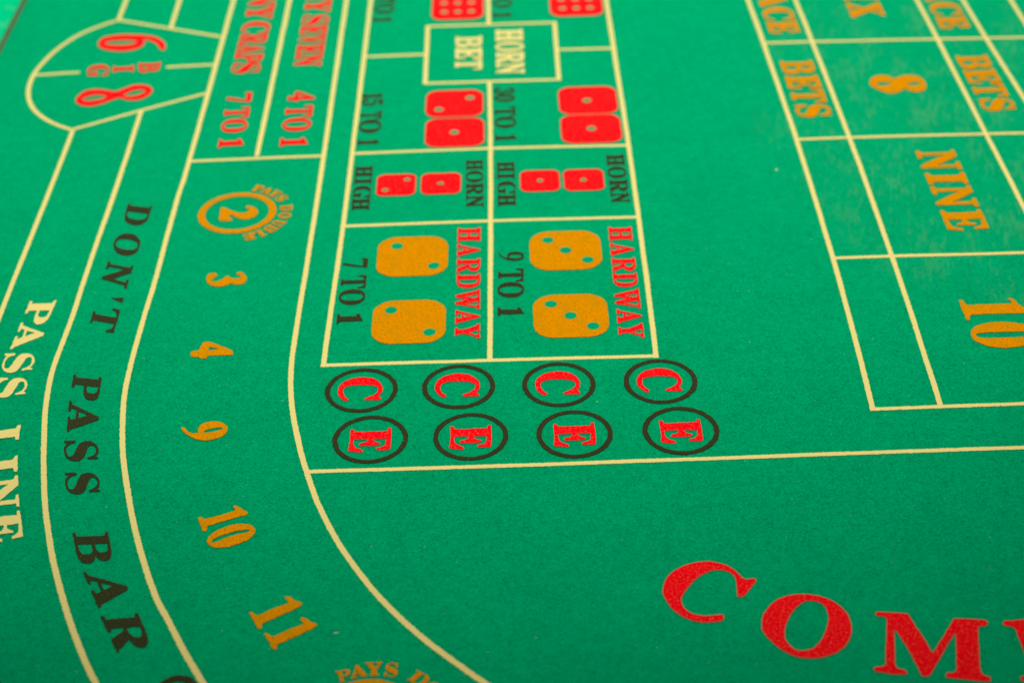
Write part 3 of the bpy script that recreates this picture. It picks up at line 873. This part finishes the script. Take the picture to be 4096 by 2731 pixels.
word(Z335, 'ACE', ((1530, 272), (1865, 890)), ((1985, 272), (2335, 890)), [(-170, 30), (52, 252), (270, 458)], GOLD, 'PLACE in the right column', 'gold', grow=0.00042)
word(Z29, 'IX', ((905, 28), (947, 130)), ((1150, 28), (1197, 130)), [(-45, 5), (26, 132)], GOLD, 'SIX', 'gold', grow=0.00042)
printed('numeral', traced(Z379, "205,268* 255,262* 290,290 350,360 400,375* 800,358 1290,348* 1310,325 1245,265* 1240,235* 1320,235 1370,275 1450,350 1568,430* 1720,500* 1740,535* 1568,545 900,560 480,575* 440,600 430,680* 400,695 360,680* 320,570 250,430"),
        GOLD, 'gold numeral 1 of the 10 at the right edge', amp=0.00012)
printed('numeral', traced(Z379, "455,960 475,890 560,820 720,765 950,730 1180,730 1400,750 1650,800 1850,880 1950,980 1900,1090 1700,1190 1450,1245 1150,1272 900,1250 720,1200 540,1120 475,1040", "560,1010 580,975 700,955 1000,940 1400,930 1700,935 1780,970 1700,1020 1500,1040 1200,1055 800,1062 640,1050"),
        GOLD, 'gold numeral 0 of the 10 at the right edge', amp=0.00012)

# ------------------------------------------------------------------ cloth sheet, table bed and side wall
S0, S1 = back(103, 8), back(6, 199)                   # seam where the wall meets the cloth
sd = (S0 - S1) / np.hypot(*(S0 - S1))
sn = np.array([-sd[1], sd[0]])                        # towards the wall (left)
if sn[0] > 0:
    sn = -sn
A = S1 + sd * 1.0
B = S1 - sd * 1.3
me = bpy.data.meshes.new('felt_sheet')
R0, R1 = np.array([0.95, A[1]]), np.array([0.95, B[1]])
top = [tuple(A), tuple(B), tuple(R1), tuple(R0)]
vs = [(*p, 0.0) for p in top] + [(*p, -0.0015) for p in top]
me.from_pydata(vs, [], [(0, 1, 2, 3), (7, 6, 5, 4), (0, 4, 5, 1), (1, 5, 6, 2), (2, 6, 7, 3), (3, 7, 4, 0)])
link('felt_sheet', me, FELT, cloth)

me = bpy.data.meshes.new('table_bed')
o_ = [tuple(A + sn * 0.16), tuple(B + sn * 0.16), (1.0, B[1]), (1.0, A[1])]
vs = [(*p, -0.0017) for p in o_] + [(*p, -0.03) for p in o_]
me.from_pydata(vs, [], [(0, 1, 2, 3), (7, 6, 5, 4), (0, 4, 5, 1), (1, 5, 6, 2), (2, 6, 7, 3), (3, 7, 4, 0)])
link('table_bed', me, BOARD, table)


def prism(name, prof, mat, parent, label=None):
    """profile (distance towards the wall, height) swept along the seam"""
    n = len(prof); vs = []
    ts = np.linspace(0, 1, 24)
    for t in ts:
        p = B + (A - B) * t
        for d, z in prof:
            q = p + sn * d
            vs.append((q[0], q[1], z))
    fs = []
    for i in range(len(ts) - 1):
        for k in range(n):
            a = i * n + k; b = i * n + (k + 1) % n
            fs.append((a, b, b + n, a + n))
    fs += [tuple(range(n - 1, -1, -1)), tuple((len(ts) - 1) * n + k for k in range(n))]
    me = bpy.data.meshes.new(name)
    me.from_pydata(vs, [], fs)
    return link(name, me, mat, parent, label)


prism('seam_braid', [(-0.0004, 0.0001), (0.0016, 0.0001), (0.0017, 0.0026), (0.0008, 0.0032), (0.0, 0.0024)], BRAID, table)
prism('sloped_bumper', [(0.0018, -0.0015), (0.150, -0.0015), (0.150, 0.075), (0.120, 0.070), (0.0022, 0.0035)], WALLFELT, table, 'bright green felt covered slope beyond the braid')

# ------------------------------------------------------------------ pile of the felt
NF = 420000
y = np.concatenate([rng.normal(-0.10, 0.10, int(NF * .62)), rng.uniform(-0.30, 0.50, NF - int(NF * .62))])
y = np.clip(y, -0.32, 0.52)
x = rng.uniform(-1, 1, NF) * (0.31 + 0.22 * (y + 0.28)) + 0.0
ang_ = rng.uniform(0, 2 * np.pi, NF)
ln = rng.uniform(0.0007, 0.0023, NF)
wd = rng.uniform(0.00008, 0.00016, NF)
z0 = rng.uniform(0.00001, 0.00006, NF); z1 = rng.uniform(0.00003, 0.00012, NF)
bend = rng.normal(0, 0.45, NF)
V = np.empty((NF, 6, 3), np.float32)
cx, cy = x.copy(), y.copy()
for k in range(3):
    a = ang_ + bend * k
    px_, py_ = -np.sin(a) * wd / 2, np.cos(a) * wd / 2
    zz = (z0, z1, z0 + 0.00003)[k]
    V[:, 2 * k, 0] = cx + px_; V[:, 2 * k, 1] = cy + py_; V[:, 2 * k, 2] = zz
    V[:, 2 * k + 1, 0] = cx - px_; V[:, 2 * k + 1, 1] = cy - py_; V[:, 2 * k + 1, 2] = zz
    cx = cx + np.cos(a) * ln / 2; cy = cy + np.sin(a) * ln / 2
me = bpy.data.meshes.new('pile_fibres')
me.vertices.add(NF * 6)
me.vertices.foreach_set('co', V.ravel())
base = (np.arange(NF) * 6)[:, None]
F = (base + np.array([[1, 3, 2, 0, 3, 5, 4, 2]])).ravel().astype(np.int32)
me.loops.add(NF * 8)
me.loops.foreach_set('vertex_index', F)
me.polygons.add(NF * 2)
me.polygons.foreach_set('loop_start', np.arange(0, NF * 8, 4, dtype=np.int32))
me.update(calc_edges=True)
o = link('pile_fibres', me, FIBRE, cloth)
o['kind'] = 'stuff'

# ------------------------------------------------------------------ lint


def strand(pts, w, z):
    P = np.array(pts); T = np.gradient(P, axis=0); T /= np.hypot(*T.T)[:, None]
    Nn = np.stack([-T[:, 1], T[:, 0]], 1); n = len(P)
    ww = w * np.sin(np.linspace(0.35, math.pi - 0.35, n))[:, None] / 2
    lo = np.vstack([P + Nn * ww, P - Nn * ww])
    vs = [(*p, z) for p in lo] + [(*p, z + w * 0.22) for p in P]
    fs = []
    for i in range(n - 1):
        fs += [(i, 2 * n + i, 2 * n + i + 1, i + 1), (n + i + 1, 2 * n + i + 1, 2 * n + i, n + i)]
    return vs, fs


def lint(px, py, length, a, w, label):
    c = back(px, py)
    t = np.linspace(-.5, .5, 7)
    pts_ = [(c[0] + math.cos(a) * length * s - math.sin(a) * length * .25 * s * s, c[1] + math.sin(a) * length * s + math.cos(a) * length * .25 * s * s) for s in t]
    vs, fs = strand(pts_, w, 0.0002)
    me = bpy.data.meshes.new('lint_strand')
    me.from_pydata(vs, [], fs)
    o = link('lint_strand', me, LINT)
    o['label'] = label; o['category'] = 'lint'; o['group'] = 'bits of lint on the green cloth'


lint(1344, 2531, 0.0030, 0.15, 0.0006, 'pale lint strand on bare green cloth right of the gold 11')
lint(2389, 1607, 0.0011, 0.9, 0.0005, 'tiny cream lint fleck between the third and fourth circles')
lint(3106, 680, 0.0024, 1.2, 0.0014, 'pale green fluff just left of the place box border')
lint(1129, 1603, 0.0010, 0.7, 0.0004, 'tiny pale lint fleck just left of the curved line')

vs, fs = [], []
for k in range(240):
    px = rng.uniform(0, PW); py = rng.uniform(300, PH)
    c = back(px, py); a = rng.uniform(0, 3.14); L = rng.uniform(0.0003, 0.0010)
    v, f = strand([(c[0] + math.cos(a) * L * s, c[1] + math.sin(a) * L * s) for s in (-.5, 0, .5)], rng.uniform(.00010, .00026), 0.00042)
    b0 = len(vs); vs += v; fs += [tuple(i + b0 for i in q) for q in f]
me = bpy.data.meshes.new('lint_dust')
me.from_pydata(vs, [], fs)
o = link('lint_dust', me, LINT)
o['kind'] = 'stuff'
o['label'] = 'fine pale dust and lint scattered over the green cloth'
o['category'] = 'lint'
